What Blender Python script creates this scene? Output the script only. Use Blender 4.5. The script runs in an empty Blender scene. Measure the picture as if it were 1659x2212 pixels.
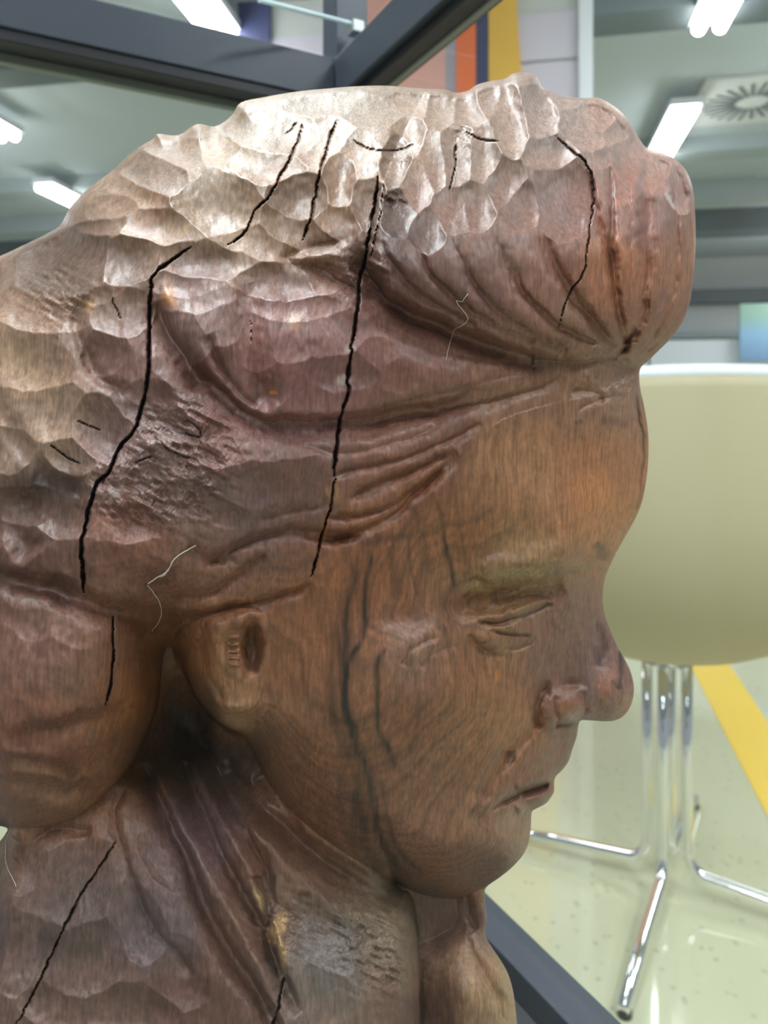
import bpy, math, random
import numpy as np
from mathutils import Vector, Matrix
random.seed(7); rng = np.random.default_rng(11)
C = bpy.context.collection
SC = bpy.context.scene

# ------------------------------------------------------------------ camera, world, light, exposure
F = 1597.0; W, H = 1659, 2212; CX = W / 2; HZ = 900.0; EYE = 1.12
cam_d = bpy.data.cameras.new('camera'); cam = bpy.data.objects.new('camera', cam_d); C.objects.link(cam)
cam.location = (0, 0, EYE); cam.rotation_euler = (math.pi / 2, 0, 0)
cam_d.sensor_fit = 'VERTICAL'; cam_d.sensor_height = 24.0; cam_d.lens = 24.0 * F / H
cam_d.shift_y = -(H / 2 - HZ) / H
cam_d.clip_start = 0.02
cam_d.dof.use_dof = True; cam_d.dof.focus_distance = 0.255; cam_d.dof.aperture_fstop = 9.0
SC.camera = cam
wd = bpy.data.worlds.new('world'); SC.world = wd; wd.use_nodes = True
wd.node_tree.nodes['Background'].inputs[0].default_value = (0.86, 0.93, 1.0, 1)
wd.node_tree.nodes['Background'].inputs[1].default_value = 0.38
SC.view_settings.view_transform = 'Standard'; SC.view_settings.look = 'None'
SC.view_settings.gamma = 1; SC.view_settings.use_curve_mapping = False
SC.view_settings.exposure = 0.1
SC.cycles.max_bounces = 6; SC.cycles.diffuse_bounces = 3; SC.cycles.transparent_max_bounces = 16

# the room runs along VP u=1115: axes of the hall
YAW = math.atan2(285.0, F)
RD = np.array([math.sin(YAW), math.cos(YAW), 0.0]); RR = np.array([math.cos(YAW), -math.sin(YAW), 0.0])
def RP(a, b, z): return tuple(RR * a + RD * b + np.array([0, 0, z]))
def at(u, v, Y): return Vector(((u - CX) / F * Y, Y, EYE + (HZ - v) / F * Y))
def onz(u, v, z): return at(u, v, (z - EYE) * F / (HZ - v))
LAMP_Z = 2.85

# ------------------------------------------------------------------ materials
def mat(name, col, rough=0.5, metal=0.0, spec=0.5, bump=0.0, bscale=60, var=0.0, vscale=8, coat=0.0, emit=0.0, stretch=(1, 1, 1)):
    m = bpy.data.materials.new(name); m.use_nodes = True
    nt = m.node_tree; b = nt.nodes['Principled BSDF']
    b.inputs['Base Color'].default_value = (*col, 1); b.inputs['Roughness'].default_value = rough
    b.inputs['Metallic'].default_value = metal; b.inputs['Specular IOR Level'].default_value = spec
    b.inputs['Coat Weight'].default_value = coat
    tc = nt.nodes.new('ShaderNodeTexCoord'); mp = nt.nodes.new('ShaderNodeMapping')
    mp.inputs['Scale'].default_value = stretch
    nt.links.new(tc.outputs['Object'], mp.inputs[0])
    n = nt.nodes.new('ShaderNodeTexNoise'); n.inputs['Scale'].default_value = vscale; n.inputs['Detail'].default_value = 5
    nt.links.new(mp.outputs[0], n.inputs['Vector'])
    r = nt.nodes.new('ShaderNodeMapRange'); r.inputs[3].default_value = 1 - var; r.inputs[4].default_value = 1 + var
    nt.links.new(n.outputs['Fac'], r.inputs[0])
    mx = nt.nodes.new('ShaderNodeVectorMath'); mx.operation = 'SCALE'; mx.inputs[0].default_value = col
    nt.links.new(r.outputs[0], mx.inputs['Scale']); nt.links.new(mx.outputs[0], b.inputs['Base Color'])
    if bump:
        n2 = nt.nodes.new('ShaderNodeTexNoise'); n2.inputs['Scale'].default_value = bscale; n2.inputs['Detail'].default_value = 6
        nt.links.new(mp.outputs[0], n2.inputs['Vector'])
        bp = nt.nodes.new('ShaderNodeBump'); bp.inputs['Strength'].default_value = bump; bp.inputs['Distance'].default_value = 0.002
        nt.links.new(n2.outputs['Fac'], bp.inputs['Height']); nt.links.new(bp.outputs[0], b.inputs['Normal'])
    if emit:
        b.inputs['Emission Color'].default_value = (*col, 1); b.inputs['Emission Strength'].default_value = emit
    return m
def srgb(r, g, b):
    f = lambda c: (c / 255 / 12.92) if c <= 10.3 else ((c / 255 + 0.055) / 1.055) ** 2.4
    return (f(r), f(g), f(b))

# ------------------------------------------------------------------ object helpers
def link(name, me, parent=None, m=None, loc=None):
    o = bpy.data.objects.new(name, me); C.objects.link(o)
    if parent: o.parent = parent
    if m and me: me.materials.append(m)
    if loc is not None: o.location = loc
    return o
def tag(o, label, cat, group=None):
    o['label'] = label; o['category'] = cat
    if group: o['group'] = group
    return o
def thing(name, label, cat, loc=(0, 0, 0), group=None):
    o = bpy.data.objects.new(name, None); C.objects.link(o); o.location = loc; o.empty_display_size = 0.05
    return tag(o, label, cat, group)
class MB:
    def __init__(s): s.v = []; s.f = []
    def box(s, c, ax, ay, az):      # centre + three half-axis vectors
        c, ax, ay, az = map(np.array, (c, ax, ay, az)); n = len(s.v)
        for k in range(8):
            s.v.append(tuple(c + (1 if k & 1 else -1) * ax + (1 if k & 2 else -1) * ay + (1 if k & 4 else -1) * az))
        fs = [(0, 2, 3, 1), (4, 5, 7, 6), (0, 1, 5, 4), (2, 6, 7, 3), (0, 4, 6, 2), (1, 3, 7, 5)]
        s.f += [tuple(n + i for i in f) for f in fs]; return s
    def tube(s, pts, rad, n=12, cap=True):
        pts = [Vector(p) for p in pts]; base = len(s.v); up = None
        rads = rad if hasattr(rad, '__len__') else [rad] * len(pts)
        for i, p in enumerate(pts):
            d = (pts[min(i + 1, len(pts) - 1)] - pts[max(i - 1, 0)]).normalized()
            if up is None: up = d.orthogonal().normalized()
            up = (up - d * up.dot(d)).normalized(); w = d.cross(up)
            for k in range(n):
                a = 2 * math.pi * k / n
                s.v.append(tuple(p + (up * math.cos(a) + w * math.sin(a)) * rads[i]))
        for i in range(len(pts) - 1):
            for k in range(n):
                a = base + i * n + k; b = base + i * n + (k + 1) % n
                s.f.append((a, b, b + n, a + n))
        if cap:
            s.f.append(tuple(base + k for k in range(n))[::-1]); s.f.append(tuple(base + (len(pts) - 1) * n + k for k in range(n)))
        return s
    def build(s, name, m, parent=None, smooth=False, bevel=0, loc=None):
        me = bpy.data.meshes.new(name); off = Vector(loc) if loc is not None else Vector((0, 0, 0))
        po = parent.matrix_basis.translation if parent else Vector((0, 0, 0))
        if parent and parent.parent: po = po + parent.parent.matrix_basis.translation
        me.from_pydata([tuple(Vector(v) - off - po) for v in s.v], [], s.f); me.update()
        import bmesh
        b = bmesh.new(); b.from_mesh(me); bmesh.ops.recalc_face_normals(b, faces=b.faces); b.to_mesh(me); b.free()
        if smooth: me.shade_smooth()
        o = link(name, me, parent, m)
        if loc is not None: o.location = off
        if bevel:
            md = o.modifiers.new('bevel', 'BEVEL'); md.width = bevel; md.segments = 2
        return o
def bez(pts, n=8):
    """Catmull-Rom through the points (any dimension)"""
    P = np.array(pts, float); out = []
    for i in range(len(P) - 1):
        p0 = P[max(i - 1, 0)]; p1 = P[i]; p2 = P[i + 1]; p3 = P[min(i + 2, len(P) - 1)]
        for t in np.linspace(0, 1, n, endpoint=False):
            out.append(0.5 * ((2 * p1) + (-p0 + p2) * t + (2 * p0 - 5 * p1 + 4 * p2 - p3) * t * t + (-p0 + 3 * p1 - 3 * p2 + p3) * t ** 3))
    out.append(P[-1]); return np.array(out)

# ------------------------------------------------------------------ the hall
def quad_prism(name, pts, z0, z1, m, kind='structure'):
    b = MB(); n = len(pts)
    for z in (z0, z1):
        for p in pts: b.v.append((p[0], p[1], z))
    b.f.append(tuple(range(n))[::-1]); b.f.append(tuple(range(n, 2 * n)))
    for i in range(n): b.f.append((i, (i + 1) % n, n + (i + 1) % n, n + i))
    o = b.build(name, m)
    if kind: o['kind'] = kind
    return o
def hall_rect(a0, a1, b0, b1): return [RP(a0, b0, 0)[:2], RP(a1, b0, 0)[:2], RP(a1, b1, 0)[:2], RP(a0, b1, 0)[:2]]
def floor_mat():
    m = mat('pale_terrazzo', srgb(198, 198, 168), rough=.07, spec=1.0, var=.06, vscale=2.0)
    nt = m.node_tree; b = nt.nodes['Principled BSDF']; L = nt.links.new
    tc = nt.nodes.new('ShaderNodeTexCoord'); v = nt.nodes.new('ShaderNodeTexVoronoi'); v.inputs['Scale'].default_value = 28
    L(tc.outputs['Object'], v.inputs['Vector'])
    r = nt.nodes.new('ShaderNodeMapRange'); r.inputs[1].default_value = .08; r.inputs[2].default_value = .22; r.inputs[3].default_value = .72; r.inputs[4].default_value = 1; L(v.outputs['Distance'], r.inputs[0])
    src = b.inputs['Base Color'].links[0].from_socket
    sc = nt.nodes.new('ShaderNodeVectorMath'); sc.operation = 'SCALE'; L(src, sc.inputs[0]); L(r.outputs[0], sc.inputs['Scale']); L(sc.outputs[0], b.inputs['Base Color'])
    return m
M_floor = floor_mat()
M_ceil = mat('grey_green_ceiling', srgb(184, 194, 198), rough=.9, var=.08, vscale=1.2)
M_beam = mat('grey_beam_paint', srgb(165, 176, 178), rough=.8, var=.05)
M_dbeam = mat('dark_duct_paint', srgb(104, 114, 118), rough=.6, var=.05)
M_wall = mat('off_white_wall_paint', srgb(205, 208, 206), rough=.85, var=.03)
M_lav = mat('pale_lavender_board', srgb(214, 208, 222), rough=.6, var=.03, vscale=4)
M_white = mat('white_lacquer', srgb(228, 232, 240), rough=.35, var=.02)
quad_prism('floor', hall_rect(-7, 8, -5, 9.3), -.1, 0, M_floor)
quad_prism('ceiling', hall_rect(-7, 8, -5, 9.3), 3.0, 3.1, M_ceil)
quad_prism('wall_far', hall_rect(-7, 8, 9.3, 9.45), 0, 3.0, M_wall)
def beam(name, a0, a1, b0, b1, z0, z1, m): return quad_prism(name, hall_rect(a0, a1, b0, b1), z0, z1, m)
beam('trim_1', -7, 8, 3.35, 3.55, 2.88, 3.0, M_dbeam)
beam('trim_2', -7, 8, 5.25, 5.45, 2.9, 3.0, M_beam)
beam('trim_3', -7, 8, 6.2, 6.4, 2.84, 3.0, M_beam)
beam('trim_4', -7, 8, 7.1, 7.4, 2.80, 3.0, M_dbeam)
beam('trim_5', -7, 8, 9.12, 9.3, 2.45, 2.6, M_dbeam)
beam('trim_6', -7, 8, 9.2, 9.3, 2.05, 2.12, M_beam)
# ------------------------------------------------------------------ clad pillar behind the case
pil_b = 3.2
def a_at(u, b):                      # hall a-coordinate where the sight line u crosses depth b
    k = (u - CX) / F                 # X = k Y ;  X = a c + b s ; Y = -a s + b c
    s, c = math.sin(YAW), math.cos(YAW)
    return b * (k * c - s) / (c + k * s)
def z_at(u, v, b):
    a = a_at(u, b); Y = RP(a, b, 0)[1]; return EYE + (HZ - v) / F * Y
pil = thing('clad_pillar', 'wide pillar clad in pale lavender boards behind the glass case', 'pillar', RP(a_at(930, pil_b), pil_b + .2, 0))
al, ar = a_at(584, pil_b), a_at(1280, pil_b)
MB().box(RP((al + ar) / 2, pil_b + .2, 1.5), np.array(RR) * (ar - al) / 2, RD * .18, (0, 0, 1.5)).build('pillar_core', M_wall, pil)
M_or = mat('orange_strip', srgb(240, 120, 70), .5, var=.08, vscale=5); M_sal = mat('salmon_strip', srgb(228, 172, 160), .5, var=.12, vscale=5)
M_nav = mat('navy_strip', srgb(66, 72, 112), .5, var=.08, vscale=5); M_yel = mat('yellow_strip', srgb(238, 188, 84), .5, var=.1, vscale=5)
M_gl = mat('grey_lilac_strip', srgb(170, 165, 178), .5)
z0, z1 = 0.0, 3.0
dz = z_at(1180, 22, pil_b) - z_at(1180, 130, pil_b); zr = z_at(1180, 22, pil_b)
def strip(u0, u1, m, name, t=.012, tapered=None):
    a0, a1 = a_at(u0, pil_b), a_at(u1, pil_b)
    b = MB()
    if tapered is None: b.box(RP((a0 + a1) / 2, pil_b + .02 - t, 1.5), RR * (a1 - a0) / 2, RD * t, (0, 0, 1.5))
    else:
        zs = np.linspace(0, 3, 13); n = 0
        for z in zs:
            aa = a1 + tapered * max(0, (zr - z)) - tapered * .6 * max(0, z - zr)
            for (a, bb) in ((a0, pil_b + .02 - 2 * t), (aa, pil_b + .02 - 2 * t), (aa, pil_b + .02), (a0, pil_b + .02)): b.v.append(RP(a, bb, z))
        for i in range(12):
            for k in range(4): b.f.append((4 * i + k, 4 * i + (k + 1) % 4, 4 * i + 4 + (k + 1) % 4, 4 * i + 4 + k))
        b.f.append((0, 1, 2, 3)); b.f.append((48, 49, 50, 51))
    return b.build(name, m, pil)
strip(790, 962, M_sal, 'salmon_panel'); strip(962, 986, M_gl, 'grey_panel'); strip(986, 1028, M_or, 'orange_panel', .016)
strip(1028, 1056, M_nav, 'navy_panel'); strip(1056, 1116, M_yel, 'yellow_panel', .015, .075)
strip(1250, 1280, M_white, 'edge_trim', .02); strip(516, 584, M_nav, 'navy_panel', .016)
for (u0, u1) in ((584, 788), (1075, 1250)):
    k = -16
    while True:
        zc = zr + dz * (k + .5); k += 1
        if zc - dz / 2 < 0: continue
        if zc + dz / 2 > 3.0: break
        a0, a1 = a_at(u0, pil_b), a_at(u1, pil_b)
        MB().box(RP((a0 + a1) / 2, pil_b + .013, zc), RR * (a1 - a0) / 2, RD * .006, (0, 0, dz / 2 - .006)).build('board', M_lav, pil, bevel=.002)

# ------------------------------------------------------------------ the carved bust
# The carving is a solid: a mid-plane outline, a near side and a far side standing out from it.
SAG = 0.32; HS = 1.6e-4          # distance of the mid-plane, metres of relief per unit
STEP = 2.6
us = np.concatenate([np.arange(-230, -6, 9.0), np.arange(-6, 1512, STEP)])
vs = np.concatenate([np.arange(146, 2222, STEP), np.arange(2224, 2606, 9.0)])
NU, NV = len(us), len(vs)
U, V = np.meshgrid(us, vs)
def fade(t): t = np.clip(t, 0, 1); return t * t * (3 - 2 * t)
def seg_dist(Ug, Vg, P, extra=None):
    """distance to polyline P, its running parameter, the sign of the side and interpolated extras"""
    best = np.full(Ug.shape, 1e9); tt = np.zeros(Ug.shape); side = np.zeros(Ug.shape)
    ex = None if extra is None else np.zeros(Ug.shape)
    n = len(P) - 1
    for i in range(n):
        ax, ay = P[i][:2]; dx, dy = P[i + 1][0] - ax, P[i + 1][1] - ay
        L = dx * dx + dy * dy + 1e-9
        t = np.clip(((Ug - ax) * dx + (Vg - ay) * dy) / L, 0, 1)
        qx = Ug - ax - t * dx; qy = Vg - ay - t * dy
        d = qx * qx + qy * qy
        k = d < best
        best = np.where(k, d, best); tt = np.where(k, (i + t) / n, tt)
        side = np.where(k, np.sign(dx * qy - dy * qx), side)
        if ex is not None: ex = np.where(k, extra[i] * (1 - t) + extra[i + 1] * t, ex)
    return np.sqrt(best), tt, side, ex
def win(P, pad):
    P = np.asarray(P)
    a = np.searchsorted(us, P[:, 0].min() - pad); b = np.searchsorted(us, P[:, 0].max() + pad)
    c = np.searchsorted(vs, P[:, 1].min() - pad); d = np.searchsorted(vs, P[:, 1].max() + pad)
    return slice(c, max(d, c + 1)), slice(a, max(b, a + 1))
def inside(Ug, Vg, P):
    c = np.zeros(Ug.shape, bool); n = len(P)
    for i in range(n):
        x1, y1 = P[i][:2]; x2, y2 = P[(i + 1) % n][:2]
        if y1 == y2: continue
        k = ((y1 > Vg) != (y2 > Vg)) & (Ug < (x2 - x1) * (Vg - y1) / (y2 - y1) + x1)
        c ^= k
    return c
def vnoise(su, sv, seed=0, Ug=None, Vg=None):
    Ug = U if Ug is None else Ug; Vg = V if Vg is None else Vg
    r = np.random.default_rng(seed); G = r.random((700, 700))
    x = (Ug + 500) / su; y = (Vg + 500) / sv
    xi = np.floor(x).astype(int); yi = np.floor(y).astype(int); fx = fade(x - xi); fy = fade(y - yi)
    g = lambda a, b: G[b % 700, a % 700]
    return (g(xi, yi) * (1 - fx) + g(xi + 1, yi) * fx) * (1 - fy) + (g(xi, yi + 1) * (1 - fx) + g(xi + 1, yi + 1) * fx) * fy - 0.5
# slightly wandering coordinates, so no stroke is ruler-straight
UW = U + 10 * vnoise(45, 45, 1) + 4 * vnoise(14, 14, 2); VW = V + 10 * vnoise(45, 45, 3) + 4 * vnoise(14, 14, 4)

def tps(pts):
    P = np.array(pts, float); n = len(P); X = P[:, :2] / 1000; z = P[:, 2:]
    def k(r2): return 0.5 * r2 * np.log(r2 + 1e-9)
    A = np.zeros((n + 3, n + 3)); r2 = ((X[:, None] - X[None]) ** 2).sum(-1)
    A[:n, :n] = k(r2) + np.eye(n) * 2e-4; A[:n, n] = 1; A[:n, n + 1:] = X; A[n, :n] = 1; A[n + 1:, :n] = X.T
    w = np.linalg.solve(A, np.vstack([z, np.zeros((3, z.shape[1]))]))
    cu = np.arange(us[0], us[-1] + 9, 8.0); cv = np.arange(vs[0], vs[-1] + 9, 8.0)
    CU, CV = np.meshgrid(cu / 1000, cv / 1000)
    out = w[n, 0] + w[n + 1, 0] * CU + w[n + 2, 0] * CV
    for i in range(n): out += w[i, 0] * k((CU - X[i, 0]) ** 2 + (CV - X[i, 1]) ** 2)
    # cubic (Catmull-Rom) resampling on the fine grid
    def interp(A, grid, q, axis):
        x = (q - grid[0]) / (grid[1] - grid[0]); i = np.clip(np.floor(x).astype(int), 1, len(grid) - 3); t = x - i
        sh = [1, 1]; sh[axis] = -1; t = t.reshape(sh); T = lambda j: np.take(A, i + j, axis=axis)
        p0, p1, p2, p3 = T(-1), T(0), T(1), T(2)
        return 0.5 * (2 * p1 + (p2 - p0) * t + (2 * p0 - 5 * p1 + 4 * p2 - p3) * t ** 2 + (3 * p1 - p0 - 3 * p2 + p3) * t ** 3)
    return interp(interp(out, cv, vs, 0), cu, us, 1)

# outline: (u, v, rounding width)
SIL = [(-225,1500,150),(-225,1100,150),(-225,800,150),(-190,650,150),(-90,590,150),(0,553,140),(60,525,130),(110,500,120),(132,484,110),(150,450,110),(185,412,110),(240,370,110),(290,325,110),(330,300,110),(342,289,110),(385,292,110),(425,268,110),(465,273,120),(500,250,120),(520,222,130),(570,210,150),(640,198,170),(700,192,170),(760,187,170),(830,185,170),(900,190,170),(940,192,140),(965,194,120),(985,200,110),(1010,196,110),(1030,183,110),(1060,175,110),(1090,170,110),(1110,158,110),(1135,155,110),(1160,165,110),(1177,190,110),(1215,205,110),(1260,212,110),(1290,211,110),(1320,225,110),(1350,250,110),(1370,280,110),(1385,305,110),(1400,321,110),(1430,330,110),(1455,342,120),(1480,365,130),(1495,400,130),(1501,450,140),(1503,520,140),(1500,580,140),(1493,640,130),(1487,662,120),(1475,695,110),(1450,730,100),(1425,755,90),(1400,780,80),(1386,792,80),(1381,808,80),(1383,840,90),(1390,870,110),(1397,910,130),(1401,950,140),(1400,1000,150),(1394,1050,150),(1385,1090,140),(1370,1125,130),(1350,1160,120),(1328,1200,100),(1312,1235,90),(1304,1265,80),(1302,1300,70),(1307,1330,65),(1318,1360,60),(1333,1395,60),(1350,1425,60),(1362,1450,60),(1369,1480,60),(1368,1505,60),(1360,1530,55),(1345,1548,45),(1325,1557,38),(1300,1558,35),(1270,1556,30),(1252,1559,35),(1246,1590,60),(1236,1620,80),(1228,1645,80),(1215,1663,70),(1200,1678,45),(1197,1693,40),(1196,1712,45),(1180,1735,55),(1160,1746,60),(1149,1754,70),(1147,1780,90),(1144,1810,110),(1134,1840,130),(1110,1870,130),(1080,1895,110),(1053,1914,70),(1047,1928,50),(1049,1955,50),(1052,1985,50),(1049,2018,50),(1060,2042,60),(1080,2072,80),(1098,2105,90),(1110,2150,100),(1117,2212,100),(1128,2320,100),(1135,2450,90),(1120,2570,50),(1060,2598,40),(800,2599,40),(400,2599,40),(0,2599,40),(-190,2599,40),(-222,2540,60),(-225,2350,120),(-210,2150,130),(-150,2000,120),(-70,1900,80),(0,1817,50),(14,1797,30),(17,1791,20),(8,1786,30),(-10,1783,50),(-80,1770,100),(-160,1700,140),(-215,1600,150),(-225,1500,150)]
S = bez(SIL, 4)
dS, _, _, wS = seg_dist(U, V, S, S[:, 2]); inS = inside(U, V, S)
dS = np.where(inS, dS, -dS)
def dome(d, w): x = 1 - np.clip(d / w, 0, 1); return np.sqrt(np.clip(1 - x * x, 0, 1))
gS = dome(dS, wS * 1.25)
def blur(A, r, n=3):
    for _ in range(n):
        for ax in (0, 1):
            k = np.apply_along_axis(np.cumsum, ax, np.pad(A, [(r + 1, r) if a == ax else (0, 0) for a in (0, 1)], 'edge'))
            A = (np.take(k, np.arange(2 * r + 1, k.shape[ax]), ax) - np.take(k, np.arange(0, k.shape[ax] - 2 * r - 1), ax)) / (2 * r + 1)
    return A
_k = fade((dS - 12) / 40); gS = gS * (1 - _k) + blur(gS, 7) * _k

HP = [(-220,700,430),(0,650,440),(150,600,450),(300,450,400),(500,300,330),(700,230,260),(900,230,260),(1100,200,230),(1300,250,220),(1450,400,200),(1480,600,190),(1400,780,190),
(1380,900,190),(1380,1050,190),(1300,1230,165),(1290,1300,110),(1310,1400,75),(1350,1500,70),(1230,1600,120),(1180,1700,130),(1130,1800,160),(1050,1900,190),(900,1920,270),(750,1870,310),(600,1740,370),(530,1600,400),
(200,800,500),(400,650,480),(600,500,430),(800,400,390),(1000,400,350),(1200,420,310),(1350,450,250),(200,1000,540),(400,900,550),(600,850,530),(800,750,465),(1000,750,400),(1200,740,315),(1330,780,235),
(600,1050,525),(800,950,480),(1000,900,400),(1200,860,300),(1300,900,250),(100,1200,560),(400,1150,550),(700,1150,485),(850,1100,440),(1000,1050,385),(1150,1050,325),(1280,1050,250),
(600,1250,470),(750,1250,450),(900,1200,400),(1050,1180,348),(1180,1200,305),(1270,1200,235),(900,1300,385),(1000,1300,335),(1100,1300,285),(1180,1300,232),(1240,1310,165),(1280,1340,112),
(700,1400,440),(850,1400,412),(950,1400,372),(1020,1400,325),(1100,1420,270),(1160,1430,215),(1220,1420,150),(1290,1430,98),
(500,1450,430),(600,1550,425),(750,1550,420),(900,1530,390),(1000,1520,342),(1080,1520,280),(1150,1510,205),(1200,1460,160),(1230,1530,130),
(700,1700,380),(850,1680,358),(950,1680,322),(1020,1660,285),(1080,1640,245),(1150,1640,185),(1200,1620,145),(1000,1750,275),(1060,1750,240),(1120,1740,190),(900,1800,315),(1000,1830,262),(1080,1820,205),(800,1850,330),
(50,1350,560),(200,1400,560),(300,1500,520),(100,1550,580),(0,1650,580),(200,1650,520),(-150,1500,560),(350,1350,500),(400,1400,450)]
hH = tps(HP)
GP = [(-150,1900,420),(0,1850,430),(150,1820,400),(300,1700,300),(400,1560,50),(470,1620,90),(350,1450,90),(540,1680,180),(320,1640,170),(550,1750,290),(650,1830,300),(750,1900,270),(850,1930,230),(100,2000,470),(300,1950,440),(450,1950,400),(600,2000,390),(750,2050,370),(860,2100,330),(100,2212,500),(400,2212,460),(700,2212,430),(880,2250,330),(0,2560,520),(500,2560,480),(1000,2560,350),(560,1600,150)]
hG = tps(GP)
NPs = [(900,1930,-30),(960,1950,-20),(1030,1950,60),(1040,2010,60),(920,2010,-10),(980,2030,60),(1050,2100,110),(1000,2150,140),(1100,2212,130),(930,2200,60),(1000,2400,220),(1100,2560,250),(700,2300,200),(800,1950,50)]
hN = tps(NPs)

# garment over the far shoulder
GARM = bez([(-400,1400),(-400,2900),(930,2900),(915,2400),(908,2212),(905,2100),(901,2010),(893,1950),(880,1925),(840,1880),(700,1500),(300,1300),(-400,1400)], 5)
dG, *_ = seg_dist(U, V, GARM); inG = inside(U, V, GARM); dG = np.where(inG, dG, -1)
base = np.where(inG, hN + (hG - hN) * dome(dG, 60), hN)
# head over the garment
HEAD = bez([(-500,1784),(-200,1784),(0,1785),(60,1787),(120,1780),(180,1755),(240,1700),(280,1655),(310,1600),(337,1530),(345,1470),(350,1420),(362,1396),(384,1412),(420,1500),(470,1560),(520,1585),(545,1620),(575,1680),(625,1745),(700,1810),(780,1862),(840,1895),(880,1918),(930,1935),(990,1938),(1050,1918),(1100,1960),(1700,1900),(1700,-100),(-500,-100),(-500,1784)], 5)
hw = np.array([70.0] * len(HEAD))
dH, *_ = seg_dist(U, V, HEAD); inH = inside(U, V, HEAD); dH = np.where(inH, dH, -1)
wH = 130 + 60 * fade((500 - U) / 200)
wH = wH - 95 * np.exp(-((U - 450) / 130) ** 2 - ((V - 1520) / 140) ** 2)
h = np.where(inH, base + (hH - base) * dome(dH, wH), base)

lab = np.zeros(U.shape, int)        # 0 garment 1 face 2 hair 3 topknot 4 ear 5 far shoulder
lab[~inG] = 5
lab[inH] = 2
HAIRLINE = [(1386,792),(1350,812),(1290,850),(1200,870),(1100,900),(1040,935),(985,972),(940,1035),(870,1095),(800,1140),(720,1165),(640,1180),(580,1220),(500,1300),(440,1325),(385,1345),(360,1396)]
FACE = np.vstack([bez(HAIRLINE, 5), np.array([(384,1412),(420,1500),(470,1560),(520,1585),(545,1620),(575,1680),(625,1745),(700,1810),(780,1862),(840,1895),(880,1918),(930,1935),(990,1938),(1050,1918),(1300,1900),(1500,1500),(1450,800)])])
inF = inside(U, V, FACE) & inH; lab[inF] = 1

# topknot of hair above the forehead
KNOT = bez([(1560,500),(1540,300),(1400,120),(1100,100),(960,150),(880,270),(825,390),(800,470),(788,560),(800,600),(835,640),(885,665),(960,700),(1040,735),(1130,765),(1200,780),(1270,782),(1330,775),(1372,785),(1400,790),(1480,790),(1560,640),(1560,500)], 5)
dK, *_ = seg_dist(UW, VW, KNOT); inK = inside(UW, VW, KNOT); dK = np.where(inK, dK, -1)
lab[inK & inH & ~inF] = 3
kb = 62 * fade((V - 330) / 250) + 18
h = h + np.where(inK, kb * dome(dK, 95), 0)

h0 = h.copy()
def op(P, w, f, pad=None, warp=True, n=6):
    """apply f(dist, t, side) to the window around a smoothed line"""
    P = bez(P, n); sl = win(P, pad or w * 3.2)
    a, b = (UW, VW) if warp else (U, V)
    d, t, s, _ = seg_dist(a[sl], b[sl], P)
    return sl, f(d, t, s)
def taper(t, a=0.15, b=0.15): return fade(t / a) * fade((1 - t) / b)
def groove(P, w, dep, asym=0.0, ta=0.15, tb=0.15):
    global h
    def f(d, t, s):
        ww = w * np.where(s > 0, 1 + asym, 1 - asym)
        return dep * taper(t, ta, tb) * np.exp(-(d / ww) ** (1.5 if dep > 0 and w < 15 else 2.2))
    sl, c = op(P, w * (1 + abs(asym)), f); h[sl] -= c
def ridge(P, w, dep, asym=0.0, ta=0.2, tb=0.2): groove(P, w, -dep, asym, ta, tb)
def bump(cu, cv, ru, rv, ang, dep, p=1.0):
    global h
    r = max(ru, rv) * 2.2; sl = win([(cu, cv)], r)
    a = math.radians(ang); du = UW[sl] - cu; dv = VW[sl] - cv
    x = (du * math.cos(a) + dv * math.sin(a)) / ru; y = (-du * math.sin(a) + dv * math.cos(a)) / rv
    h[sl] += dep * np.exp(-(x * x + y * y) ** p)
carve = np.zeros(U.shape)
TONE = np.ones(U.shape)
def scoop(cu, cv, ru, rv, ang, dep, skew=0.0, arr=None, tone=None):
    arr = carve if arr is None else arr
    r = max(ru, rv) * 1.3 + 12; sl = win([(cu, cv)], r)
    a = math.radians(ang); du = UW[sl] - cu; dv = VW[sl] - cv
    x = (du * math.cos(a) + dv * math.sin(a)) / ru; y = (-du * math.sin(a) + dv * math.cos(a)) / rv
    q = dep * (1 - x * x - y * y) * (1 + skew * np.clip(y, -1, 1))
    kk = q > arr[sl]; arr[sl] = np.where(kk, q, arr[sl])
    if tone is not None: tn = TONE[sl]; tn[kk] = tone

# ---- big lobes of the hair
for a in [(245,700,75,115,8,26),(430,690,95,100,0,36),(640,740,140,90,5,34),(900,800,200,60,15,18),(120,900,120,90,40,22),(330,1010,120,80,20,18),(560,1010,190,80,-5,20),(260,1180,150,60,5,22),(160,1400,180,90,0,14),(60,1080,90,50,10,-34),(30,660,120,60,10,-14)]:
    bump(*a)
# valleys between lobes
groove([(330,600),(345,680),(370,740),(420,800),(480,850),(540,900),(620,915),(740,915),(830,900),(960,876),(1020,852),(1100,838),(1220,797)], 26, 40, 0.5, 0.1, 0.35)
groove([(530,610),(540,680),(520,760),(550,830),(600,880)], 30, 26)
groove([(445,720),(470,780),(520,850),(560,880)], 14, 20)
groove([(345,650),(370,720),(410,790),(440,850)], 20, 26)
groove([(190,620),(165,700),(190,780),(230,830),(290,850)], 16, 20)
groove([(780,520),(700,530),(620,560),(700,590),(790,640),(880,690)], 14, 22)
groove([(-60,800),(50,960),(110,1040),(200,1060)], 26, 22)
groove([(-120,1235),(80,1260),(160,1290),(250,1320),(340,1335),(400,1330)], 26, 40, 0.2, 0.05)
groove([(-120,1080),(-40,1110),(30,1150),(80,1200)], 30, 30)
groove([(0,1600),(120,1575),(210,1550),(280,1520)], 24, 18, 0.3)
groove([(-60,1690),(60,1690),(150,1705),(230,1690)], 20, 22, 0.3)
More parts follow.
